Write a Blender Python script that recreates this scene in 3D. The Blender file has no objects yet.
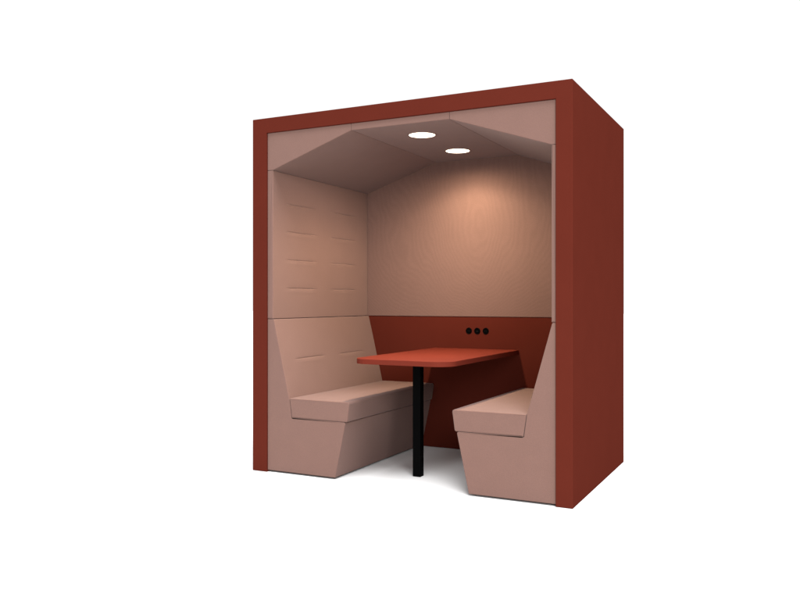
import bpy, bmesh, math
from mathutils import Vector, noise
from mathutils.geometry import tessellate_polygon

scene = bpy.context.scene
COL = scene.collection

# ------------------------------------------------------------------ helpers
def mesh_obj(name, bm, mat, parent=None, smooth=35):
    bmesh.ops.remove_doubles(bm, verts=bm.verts, dist=1e-6)
    bmesh.ops.recalc_face_normals(bm, faces=bm.faces)
    me = bpy.data.meshes.new(name)
    bm.to_mesh(me); bm.free()
    for p in me.polygons: p.use_smooth = True
    try: me.set_sharp_from_angle(angle=math.radians(smooth))
    except Exception: pass
    ob = bpy.data.objects.new(name, me)
    COL.objects.link(ob)
    me.materials.append(mat)
    if len(me.polygons) > 6:
        wn = ob.modifiers.new('even_normals', 'WEIGHTED_NORMAL'); wn.weight = 100; wn.keep_sharp = True
    if parent:
        ob.parent = parent
        ob.matrix_parent_inverse = parent.matrix_world.inverted()
    return ob

def thing(name, label, cat, loc=(0, 0, 0), group=None):
    o = bpy.data.objects.new(name, None)
    COL.objects.link(o); o.location = loc
    o['label'] = label; o['category'] = cat
    if group: o['group'] = group
    bpy.context.view_layer.update()
    return o

def area2(poly):
    return sum(poly[i][0]*poly[(i+1) % len(poly)][1] - poly[(i+1) % len(poly)][0]*poly[i][1] for i in range(len(poly)))

def round_poly(poly, radii, flags=None, n=6):
    """Replace each corner by an arc. flags[i]: edge i -> i+1 gets softened at the caps."""
    N = len(poly); flags = flags or [1]*N
    out, fl = [], []
    for i in range(N):
        p = Vector(poly[i]); a = Vector(poly[i-1]); b = Vector(poly[(i+1) % N])
        r = radii[i]
        if r <= 0:
            out.append((p.x, p.y)); fl.append(flags[i]); continue
        d1 = (a-p).normalized(); d2 = (b-p).normalized()
        ang = d1.angle(d2)
        t = min(r/math.tan(ang/2), (a-p).length*.48, (b-p).length*.48)
        rr = t*math.tan(ang/2)
        c = p + (d1+d2).normalized()*(rr/math.sin(ang/2))
        s = p+d1*t-c; e = p+d2*t-c
        a0 = math.atan2(s.y, s.x); a1 = math.atan2(e.y, e.x)
        da = (a1-a0+math.pi) % (2*math.pi)-math.pi
        for k in range(n+1):
            q = a0+da*k/n
            out.append((c.x+rr*math.cos(q), c.y+rr*math.sin(q)))
            fl.append(max(flags[i-1], flags[i]) if k < n else flags[i])
    return out, fl

def subdivide_edge(poly, fl, i, ts):
    """insert points at parameters ts on edge i -> i+1"""
    a = poly[i]; b = poly[(i+1) % len(poly)]
    pts = [(a[0]+(b[0]-a[0])*t, a[1]+(b[1]-a[1])*t) for t in ts]
    return poly[:i+1]+pts+poly[i+1:], fl[:i+1]+[fl[i]]*len(ts)+fl[i+1:]

def inset(poly, fl, d):
    if d <= 1e-9: return list(poly)
    s = 1 if area2(poly) > 0 else -1
    N = len(poly); out = []
    for i in range(N):
        p0, p1, p2 = Vector(poly[i-1]), Vector(poly[i]), Vector(poly[(i+1) % N])
        e1 = (p1-p0).normalized(); e2 = (p2-p1).normalized()
        n1 = Vector((-e1.y, e1.x))*s; n2 = Vector((-e2.y, e2.x))*s
        o1 = d*fl[i-1]; o2 = d*fl[i]
        den = e1.x*e2.y-e1.y*e2.x
        if abs(den) < 1e-4:
            out.append(tuple(p1+n1*min(o1, o2)))
        else:
            a = p0+n1*o1; b = p1+n2*o2
            t = ((b.x-a.x)*e2.y-(b.y-a.y)*e2.x)/den
            out.append(tuple(a+e1*t))
    return out

def prism(poly, w0, w1, mapf, fl=None, r0=0.0, r1=0.0, wmid=(), n=4, disp=None):
    """Extrude a 2D outline from w0 to w1 with softened ends; wmid: extra rings."""
    fl = fl or [1]*len(poly)
    rings = []
    if r0 > 0:
        for k in range(n):
            th = math.pi/2*k/n
            rings.append((w0+r0*(1-math.cos(th)), r0*(1-math.sin(th))))
        rings.append((w0+r0, 0))
    else: rings.append((w0, 0))
    lo, hi = w0+r0, w1-r1
    for w in wmid:
        if lo+1e-4 < w < hi-1e-4: rings.append((w, 0))
    if r1 > 0:
        rings.append((w1-r1, 0))
        for k in range(1, n+1):
            th = math.pi/2*k/n
            rings.append((w1-r1+r1*math.sin(th), r1*(1-math.cos(th))))
    else: rings.append((w1, 0))
    bm = bmesh.new(); V = []
    for w, d in rings:
        ring = []
        for u, v in inset(poly, fl, d):
            c = Vector(mapf(u, v, w))
            if disp: c = disp(c)
            ring.append(bm.verts.new(c))
        V.append(ring)
    N = len(poly)
    for a, b in zip(V, V[1:]):
        for i in range(N):
            j = (i+1) % N
            try: bm.faces.new((a[i], a[j], b[j], b[i]))
            except ValueError: pass
    for cap in (V[0], V[-1]):
        for tri in tessellate_polygon([[Vector((u, v, 0)) for u, v in poly]]):
            if len(set(tri)) == 3:
                try: bm.faces.new([cap[q] for q in tri])
                except ValueError: pass
    return bm

XZ = lambda u, v, w: (u, w, v)      # outline in x,z - extruded along y
XY = lambda u, v, w: (u, v, w)      # outline in x,y - extruded along z

def frange(a, b, step):
    n = max(1, int(round((b-a)/step)))
    return [a+(b-a)*i/n for i in range(n+1)]

def smooth(a, b, x):
    t = max(0, min(1, (x-a)/(b-a))); return t*t*(3-2*t)

# ------------------------------------------------------------------ materials
def new_mat(name):
    m = bpy.data.materials.new(name); m.use_nodes = True
    nt = m.node_tree
    return m, nt, nt.nodes['Principled BSDF']

def N(nt, kind, **kw):
    n = nt.nodes.new(kind)
    for k, v in kw.items():
        if k in n.inputs.keys(): n.inputs[k].default_value = v
        else: setattr(n, k, v)
    return n

def fabric(name, col, weave=False):
    m, nt, b = new_mat(name); L = nt.links.new
    tc = N(nt, 'ShaderNodeTexCoord')
    fine = N(nt, 'ShaderNodeTexNoise', Scale=230.0, Detail=4.0)
    mid = N(nt, 'ShaderNodeTexNoise', Scale=9.0, Detail=4.0)
    L(tc.outputs['Object'], fine.inputs['Vector']); L(tc.outputs['Object'], mid.inputs['Vector'])
    mul = N(nt, 'ShaderNodeMath', operation='MULTIPLY_ADD'); mul.inputs[1].default_value = .26; mul.inputs[2].default_value = .87
    L(fine.outputs['Fac'], mul.inputs[0])
    mul2 = N(nt, 'ShaderNodeMath', operation='MULTIPLY_ADD'); mul2.inputs[1].default_value = .10; mul2.inputs[2].default_value = .95
    L(mid.outputs['Fac'], mul2.inputs[0])
    prod = N(nt, 'ShaderNodeMath', operation='MULTIPLY')
    L(mul.outputs[0], prod.inputs[0]); L(mul2.outputs[0], prod.inputs[1])
    last = prod
    height = fine.outputs['Fac']
    if weave:   # watered figure of the woven cloth on the rear wall
        mp = N(nt, 'ShaderNodeMapping'); mp.inputs['Scale'].default_value = (1, 1, .5)
        L(tc.outputs['Object'], mp.inputs['Vector'])
        big = N(nt, 'ShaderNodeTexNoise', Scale=2.6, Detail=3.0)
        L(mp.outputs[0], big.inputs['Vector'])
        k = N(nt, 'ShaderNodeMath', operation='MULTIPLY'); k.inputs[1].default_value = 13*6.283
        L(big.outputs['Fac'], k.inputs[0])
        sep = N(nt, 'ShaderNodeSeparateXYZ'); L(tc.outputs['Object'], sep.inputs[0])
        def mth(op, x, y=None, z=None):
            n = N(nt, 'ShaderNodeMath', operation=op)
            for i, q in enumerate((x, y, z)):
                if q is None: continue
                if isinstance(q, (int, float)): n.inputs[i].default_value = q
                else: L(q, n.inputs[i])
            return n.outputs[0]
        dx = mth('SUBTRACT', sep.outputs['X'], 1.05)
        arch = mth('SQRT', mth('MULTIPLY_ADD', dx, dx, .004))
        dz = mth('MAXIMUM', mth('SUBTRACT', 1.55, sep.outputs['Z']), 0.0)
        ph = mth('MULTIPLY_ADD', arch, 150.0, k.outputs[0])
        kx = mth('MULTIPLY_ADD', mth('MULTIPLY', dz, dz), 240.0, ph).node
        sn = N(nt, 'ShaderNodeMath', operation='SINE'); L(kx.outputs[0], sn.inputs[0])
        fade = N(nt, 'ShaderNodeTexNoise', Scale=7.0, Detail=4.0)
        L(tc.outputs['Object'], fade.inputs['Vector'])
        am = N(nt, 'ShaderNodeMath', operation='MULTIPLY'); L(sn.outputs[0], am.inputs[0]); L(fade.outputs['Fac'], am.inputs[1])
        w2 = N(nt, 'ShaderNodeMath', operation='MULTIPLY_ADD'); w2.inputs[1].default_value = .05; w2.inputs[2].default_value = 1.0
        L(am.outputs[0], w2.inputs[0])
        p2 = N(nt, 'ShaderNodeMath', operation='MULTIPLY')
        L(prod.outputs[0], p2.inputs[0]); L(w2.outputs[0], p2.inputs[1]); last = p2
    hsv = N(nt, 'ShaderNodeHueSaturation'); hsv.inputs['Color'].default_value = (*col, 1)
    L(last.outputs[0], hsv.inputs['Value'])
    L(hsv.outputs[0], b.inputs['Base Color'])
    b.inputs['Roughness'].default_value = .95
    b.inputs['Specular IOR Level'].default_value = .15
    b.inputs['Sheen Weight'].default_value = .08
    b.inputs['Sheen Roughness'].default_value = .5
    bp = N(nt, 'ShaderNodeBump', Strength=.25, Distance=.0015)
    L(height, bp.inputs['Height']); L(bp.outputs[0], b.inputs['Normal'])
    return m

def lacquer(name, col, rough=.5, spec=.3):
    m, nt, b = new_mat(name); L = nt.links.new
    tc = N(nt, 'ShaderNodeTexCoord')
    ns = N(nt, 'ShaderNodeTexNoise', Scale=5.0, Detail=5.0)
    L(tc.outputs['Object'], ns.inputs['Vector'])
    mul = N(nt, 'ShaderNodeMath', operation='MULTIPLY_ADD'); mul.inputs[1].default_value = .12; mul.inputs[2].default_value = .94
    L(ns.outputs['Fac'], mul.inputs[0])
    hsv = N(nt, 'ShaderNodeHueSaturation'); hsv.inputs['Color'].default_value = (*col, 1)
    L(mul.outputs[0], hsv.inputs['Value']); L(hsv.outputs[0], b.inputs['Base Color'])
    fn = N(nt, 'ShaderNodeTexNoise', Scale=260.0, Detail=2.0)
    L(tc.outputs['Object'], fn.inputs['Vector'])
    bp = N(nt, 'ShaderNodeBump', Strength=.08, Distance=.001)
    L(fn.outputs['Fac'], bp.inputs['Height']); L(bp.outputs[0], b.inputs['Normal'])
    b.inputs['Roughness'].default_value = rough
    b.inputs['Specular IOR Level'].default_value = spec
    return m

PINK = (.134, .0745, .0610)
RED = (.070, .0128, .0080)
M_pink = fabric('pink wool cloth', PINK)
M_wall = fabric('pink wool cloth on the rear wall', PINK, weave=True)
M_red = lacquer('red laminate', RED, .9, .0)
M_redtop = lacquer('red table laminate', (.098, .0155, .0092), .7, .03)
M_black = lacquer('black powder coat', (.0009, .0009, .0010), .6, .02)
M_socket = lacquer('black socket plastic', (.001, .001, .001), .5, .02)
M_hole = lacquer('dark grey contact', (.01, .01, .01), .4, .1)
M_trim = lacquer('lamp trim', (.2, .13, .11), .5, .3)

M_lamp, nt, b = new_mat('lit lamp lens')
b.inputs['Base Color'].default_value = (.9, .9, .9, 1)
b.inputs['Emission Color'].default_value = (1, .84, .66, 1)
b.inputs['Emission Strength'].default_value = 4

M_floor, nt, b = new_mat('white studio floor')
b.inputs['Base Color'].default_value = (.61, .61, .61, 1)
b.inputs['Roughness'].default_value = .9
b.inputs['Specular IOR Level'].default_value = 0
_n = N(nt, 'ShaderNodeTexNoise', Scale=60.0); _bp = N(nt, 'ShaderNodeBump', Strength=.02)
nt.links.new(_n.outputs['Fac'], _bp.inputs['Height']); nt.links.new(_bp.outputs[0], b.inputs['Normal'])

# ------------------------------------------------------------------ measures (metres)
W, D, H = 2.027, 1.3205, 2.2
XL, XR = .107, 1.938            # inner faces of the shell
ZT = 2.107
YF, YB = .012, 1.22             # front of the lining, face of the rear wall
LL, LR = .147, 1.913            # inner faces of the side linings
CX = 1.025
SPLIT = .951                    # seam above the benches

# ------------------------------------------------------------------ floor
bm = bmesh.new(); S = 60
bm.faces.new([bm.verts.new(p) for p in ((-S, -S, 0), (S, -S, 0), (S, S, 0), (-S, S, 0))])
floor = mesh_obj('floor', bm, M_floor); floor['kind'] = 'structure'

# ------------------------------------------------------------------ the booth
booth = thing('meeting_booth', 'open fronted red meeting booth lined with pink cloth, with two lit ceiling lamps', 'booth', (W/2, D/2, 0))

poly = [(0, .001), (XL, .001), (XL, ZT), (XR, ZT), (XR, .001), (W, .001), (W, H), (0, H)]
poly, fl = round_poly(poly, [0, 0, 0, 0, 0, 0, .004, .004], n=4)
mesh_obj('shell', prism(poly, 0, D, XZ, fl, r0=.004, r1=.004), M_red, booth)
poly = [(XL+.001, .002), (XR-.001, .002), (XR-.001, ZT-.001), (XL+.001, ZT-.001)]
mesh_obj('rear_board', prism(poly, YB+.042, D-.003, XZ), M_red, booth)

# upholstered panels with short pinched seams
SEAMS_Y = ((.150, .512), (.685, 1.035))
def pinch(y, s, rows, seed=0):
    """depth of the pinched seams at distance s along the face"""
    d = 0
    for ri, r in enumerate(rows):
        for (y0, y1) in SEAMS_Y:
            if y < y0-.06 or y > y1+.06: continue
            a = smooth(y0-.012, y0+.05, y)*(1-smooth(y1-.05, y1+.012, y))
            wide = smooth(y0-.05, y0+.12, y)*(1-smooth(y1-.12, y1+.05, y))
            rr = r+.004*noise.noise((y*5, r*7+seed, 0))
            q = s-rr
            d += .0034*a*math.exp(-(q/.0035)**2)
            d += .0018*wide*math.exp(-(q/.020)**2)
            d -= .0012*wide*math.exp(-((q+.022)/.012)**2)
    return d

def row_params(length, rows):
    ts = set()
    for s in frange(0, length, .03): ts.add(round(s, 4))
    for r in rows:
        for s in frange(r-.05, r+.05, .0025): ts.add(round(s, 4))
    ts = sorted(t for t in ts if .004 < t < length-.004)
    return [t/length for t in ts]

ymid = sorted(set(round(v, 4) for v in frange(.03, 1.2, .014)))

def side_lining(side):
    x0, x1 = (XL+.001, LL) if side < 0 else (XR-.001, LR)
    z0, z1 = SPLIT+.001, 1.874
    inner = -1 if side > 0 else 1
    # corners counter-clockwise for the left panel
    poly = [(x0, z0), (x1, z0), (x1, z1), (x0, z1)]
    rd = .006
    poly, fl = round_poly(poly, [0, .004, .004, 0], [1, 1, 1, 0], n=3)
    # the tall inner edge is the longest pair
    i = max(range(len(poly)), key=lambda k: abs(poly[k][1]-poly[(k+1) % len(poly)][1]) if abs(poly[k][0]-x1) < 1e-4 else 0)
    zb, zt = poly[i][1], poly[(i+1) % len(poly)][1]
    rows = [1.143, 1.325, 1.505, 1.682]
    Lh = zt-zb
    poly, fl = subdivide_edge(poly, fl, i, row_params(Lh, [r-zb for r in rows]))
    def disp(c):
        if abs(c.x-x1) < 1e-5 and zb+.003 < c.z < zt-.003:
            e = smooth(YF+.01, YF+.06, c.y)*(1-smooth(YB-.08, YB-.03, c.y))
            c.x -= inner*(pinch(c.y, c.z, rows, side)+.0012*e*noise.noise((c.y*6, c.z*6, side*3.)))
        return c
    return mesh_obj('side_lining', prism(poly, YF, YB-.002, XZ, fl, r0=rd, r1=.018, wmid=ymid, disp=disp), M_pink, booth, smooth=50)
side_lining(-1); side_lining(1)

zc, zm = 1.875, 2.067           # ceiling: low at the walls, high in the middle
FL, FR = .710, 1.337
g = .0008
def ceil_panel(poly, rr):
    NP = len(poly); out = []
    for i in range(NP):
        a, b = poly[i], poly[(i+1) % NP]
        hid = (a[1] > ZT-.01 and b[1] > ZT-.01) or (abs(a[0]-b[0]) < 1e-6 and (a[0] < XL+.01 or a[0] > XR-.01))
        out.append(0 if hid else 1)
    poly, fl = round_poly(poly, rr, out, n=3)
    return mesh_obj('ceiling_panel', prism(poly, YF, YB-.001, XZ, fl, r0=.003), M_pink, booth)
t = ZT-.001
ceil_panel([(XL+.001, zc), (LL, zc), (FL-g, zm), (FL-g, t), (XL+.001, t)], [0, .004, .003, 0, 0])
ceil_panel([(XR-.001, zc), (XR-.001, t), (FR+g, t), (FR+g, zm), (LR, zc)], [0, 0, 0, .003, .004])
ceil_panel([(FL+g, zm), (FR-g, zm), (FR-g, t), (FL+g, t)], [.003, .003, 0, 0])

poly = [(XL+.001, SPLIT), (XR-.001, SPLIT), (XR-.001, ZT-.001), (XL+.001, ZT-.001)]
poly, fl = round_poly(poly, [.003]*4, n=2)
mesh_obj('rear_lining', prism(poly, YB, YB+.040, XZ, fl, r0=.003), M_wall, booth)
poly = [(XL+.001, .003), (XR-.001, .003), (XR-.001, SPLIT-.003), (XL+.001, SPLIT-.003)]
mesh_obj('lower_rear_panel', prism(poly, YB+.002, YB+.040, XZ, r0=.0015), M_red, booth)

# ceiling lamps
def disc(cx, cy, z0, z1, r, n=56, r0=0, r1=0):
    poly = [(cx+r*math.cos(2*math.pi*k/n), cy+r*math.sin(2*math.pi*k/n)) for k in range(n)]
    return prism(poly, z0, z1, XY, r0=r0, r1=r1)
def ring(mapf, cu, cv, prof, n=56):
    bm = bmesh.new(); rows = []
    for k in range(n):
        a = 2*math.pi*k/n
        rows.append([bm.verts.new(mapf(cu+r*math.cos(a), cv+r*math.sin(a), w)) for r, w in prof])
    for k in range(n):
        a, b = rows[k], rows[(k+1) % n]
        for i in range(len(prof)):
            j = (i+1) % len(prof)
            bm.faces.new((a[i], a[j], b[j], b[i]))
    return bm
LAMPS = ((1.030, .310), (1.028, .870))
for lx, ly in LAMPS:
    z = zm
    trim = mesh_obj('ceiling_lamp', ring(XY, lx, ly, [(.0795, z-.0003), (.0795, z-.004), (.081, z-.005), (.084, z-.003), (.0845, z-.0003)]), M_trim, booth)
    mesh_obj('lens', disc(lx, ly, z-.0035, z-.0005, .0793, r0=.001), M_lamp, trim)
    for watts, cone, blend in ((30, 138, .4), (135, 178, 1.0)) if ly < .5 else ((22, 138, .4), (72, 178, 1.0)):   # beam and the wide spill of the frosted lens
        ld = bpy.data.lights.new('downlight', 'SPOT')
        ld.energy = watts; ld.color = (1, .84, .59); ld.shadow_soft_size = .06
        ld.spot_size = math.radians(cone); ld.spot_blend = blend
        lo = bpy.data.objects.new('downlight', ld); COL.objects.link(lo)
        lo.location = (lx, ly, z-.012)

# round power sockets in the lower rear panel
ys = YB+.002
for k, sx in enumerate((.966, 1.030, 1.094)):
    sz = .850
    mp = lambda u, v, w: (u, w, v)
    s = mesh_obj('power_socket', ring(mp, sx, sz, [(.0185, ys-.0004), (.0185, ys-.0022), (.0205, ys-.0032), (.0228, ys-.0022), (.0235, ys-.0004)], 40), M_socket, booth)
    n = 40
    poly = [(sx+.0184*math.cos(2*math.pi*i/n), sz+.0184*math.sin(2*math.pi*i/n)) for i in range(n)]
    mesh_obj('socket_face', prism(poly, ys-.0012, ys-.0003, mp), M_socket, s)
    if k == 1:
        mesh_obj('charging_port', prism([(sx-.007, sz-.004), (sx+.007, sz-.004), (sx+.007, sz-.0005), (sx-.007, sz-.0005)], ys-.0018, ys-.0011, mp), M_hole, s)
    else:
        for q in (-.0055, .0055):
            n2 = 14
            poly = [(sx+q+.0022*math.cos(2*math.pi*i/n2), sz+.0022*math.sin(2*math.pi*i/n2)) for i in range(n2)]
            mesh_obj('pin_hole', prism(poly, ys-.0016, ys-.0011, mp), M_hole, s)

# ------------------------------------------------------------------ benches
def bench(side, label):
    if side < 0: X = lambda d: d                       # d measured from the left
    else: X = lambda d: 2*CX-d
    wall = XL+.0015 if side < 0 else 2*CX-(XR-.0015)
    o = thing('bench', label, 'bench', (X(.38), (YF+YB)/2, 0), group='upholstered benches in the booth')
    mapf = lambda u, v, w: (X(u), w, v)
    zj = .345
    zb = .011
    # base
    poly = [(wall, zb), (.598, zb), (.670, zj), (.297, zj), (.286, zj), (wall, zj)]
    poly, fl = round_poly(poly, [0, .006, .010, 0, 0, 0], [1, 1, 1, 1, 0, 0], n=4)
    mesh_obj('base', prism(poly, YF, YB-.001, mapf, fl, r0=.004, wmid=frange(.05, 1.2, .1)), M_pink, o, smooth=50)
    # backrest
    top = SPLIT-.0015
    tipx = LL+.006 if side < 0 else 2*CX-LR-.004
    poly = [(wall, zj), (.286, zj), (.270, .462), (tipx, top), (wall, top)]
    poly, fl = round_poly(poly, [0, 0, .01, .007, 0], [0, 1, 1, 1, 0], n=4)
    i = max(range(len(poly)), key=lambda k: math.dist(poly[k], poly[(k+1) % len(poly)]) if poly[k][0] > wall+.01 and poly[(k+1) % len(poly)][0] > wall+.01 else 0)
    A = Vector(poly[i]); B = Vector(poly[(i+1) % len(poly)]); Lh = (B-A).length; T = (B-A)/Lh
    nrm = Vector((T.y, -T.x))
    row = (.698-A.y)/T.y
    poly, fl = subdivide_edge(poly, fl, i, row_params(Lh, [row]))
    def disp(c):
        u = X(c.x) if side > 0 else c.x
        q = Vector((u, c.z))-A
        s = q.dot(T)
        if abs(q.dot(nrm)) < 1e-5 and .003 < s < Lh-.003:
            e = smooth(YF+.01, YF+.06, c.y)
            dd = pinch(c.y, s, [row], 5)+.0015*e*noise.noise((c.y*5, s*5, 7.*side))
            u -= nrm.x*dd; c.z -= nrm.y*dd
            c.x = X(u)
        return c
    mesh_obj('backrest', prism(poly, YF, YB-.001, mapf, fl, r0=.004, wmid=ymid, disp=disp), M_pink, o, smooth=50)
    # loose seat cushion: slanting ends, softly filled
    z0, z1 = zj+.0012, .466
    poly = [(.2885, z0), (.681, z0), (.698, z1), (.2715, z1)]
    poly, fl = round_poly(poly, [.004, .010, .014, .005], n=5)
    k = max(range(len(poly)), key=lambda q: math.dist(poly[q], poly[(q+1) % len(poly)]) if poly[q][1] > z1-.002 else 0)
    poly, fl = subdivide_edge(poly, fl, k, [i/24 for i in range(1, 24)])
    def disp2(c):
        if c.z > z1-.001:
            u = X(c.x) if side > 0 else c.x
            e = smooth(YF, YF+.12, c.y)*(1-smooth(YB-.12, YB, c.y))*smooth(.27, .36, u)*(1-smooth(.60, .70, u))
            c.z += .003*e+.0006*e*noise.noise((c.x*7, c.y*5, 2.))
        return c
    mesh_obj('seat_cushion', prism(poly, YF-.001, YB-.002, mapf, fl, r0=.006, r1=.006, wmid=ymid, disp=disp2), M_pink, o, smooth=50)
    return o
bench(-1, 'pink upholstered bench at the left, its seamed backrest in full view')
bench(1, 'pink upholstered bench at the right, backrest seen only from its end')

# ------------------------------------------------------------------ table
table = thing('table', 'red table fixed to the rear wall between the benches, on one square black leg', 'table', (1.012, .6, 0))
ztop = .7245
poly = [(.706, .008), (1.336, .008), (1.336, YB-.0005), (.706, YB-.0005)]
poly, fl = round_poly(poly, [.105, .115, 0, 0], n=20)
mesh_obj('tabletop', prism(poly, ztop-.030, ztop, XY, fl, r0=.002, r1=.003), M_redtop, table)
lx, ly, hw = .997, .325, .0255
poly = [(lx-hw, ly-hw), (lx+hw, ly-hw), (lx+hw, ly+hw), (lx-hw, ly+hw)]
poly, fl = round_poly(poly, [.003]*4, n=3)
mesh_obj('leg', prism(poly, .001, ztop-.0305, XY, fl, r0=.001), M_black, table)

# ------------------------------------------------------------------ light
w = bpy.data.worlds.new('World'); scene.world = w; w.use_nodes = True
bg = w.node_tree.nodes['Background']
bg.inputs['Color'].default_value = (1, 1, 1, 1)
bg.inputs['Strength'].default_value = 1.0

sd = bpy.data.lights.new('studio_key', 'SUN'); sd.energy = 5.8; sd.angle = math.radians(40)
so = bpy.data.objects.new('studio_key', sd); COL.objects.link(so)
so.location = (1, -2, 6)
so.rotation_euler = Vector((-.26, .30, -1)).to_track_quat('-Z', 'Y').to_euler()

ad = bpy.data.lights.new('added_front_fill', 'AREA'); ad.shape = 'SQUARE'; ad.size = 3.0; ad.energy = 500  # added fill lamp out of view, brightens the front and right faces
ao = bpy.data.objects.new('added_front_fill', ad); COL.objects.link(ao)
ao.location = (5.9, -6.2, 3.6)
ao.rotation_euler = (Vector((1, .3, 1.0))-ao.location).to_track_quat('-Z', 'Y').to_euler()

# ------------------------------------------------------------------ camera
cd = bpy.data.cameras.new('Camera'); cam = bpy.data.objects.new('Camera', cd); COL.objects.link(cam)
cd.sensor_width = 36; cd.lens = 35.25; cd.clip_end = 500; cd.clip_start = .05
cam.location = (3.0539, -3.9664, 1.0658)
cam.rotation_euler = (math.radians(90), 0, math.radians(26.9405))
scene.camera = cam

scene.view_settings.view_transform = 'Standard'
scene.view_settings.look = 'None'
scene.view_settings.exposure = .06
scene.view_settings.gamma = 1
scene.render.engine = 'CYCLES'
scene.cycles.use_denoising = True
scene.cycles.max_bounces = 10
scene.cycles.diffuse_bounces = 3
scene.cycles.sample_clamp_indirect = 8
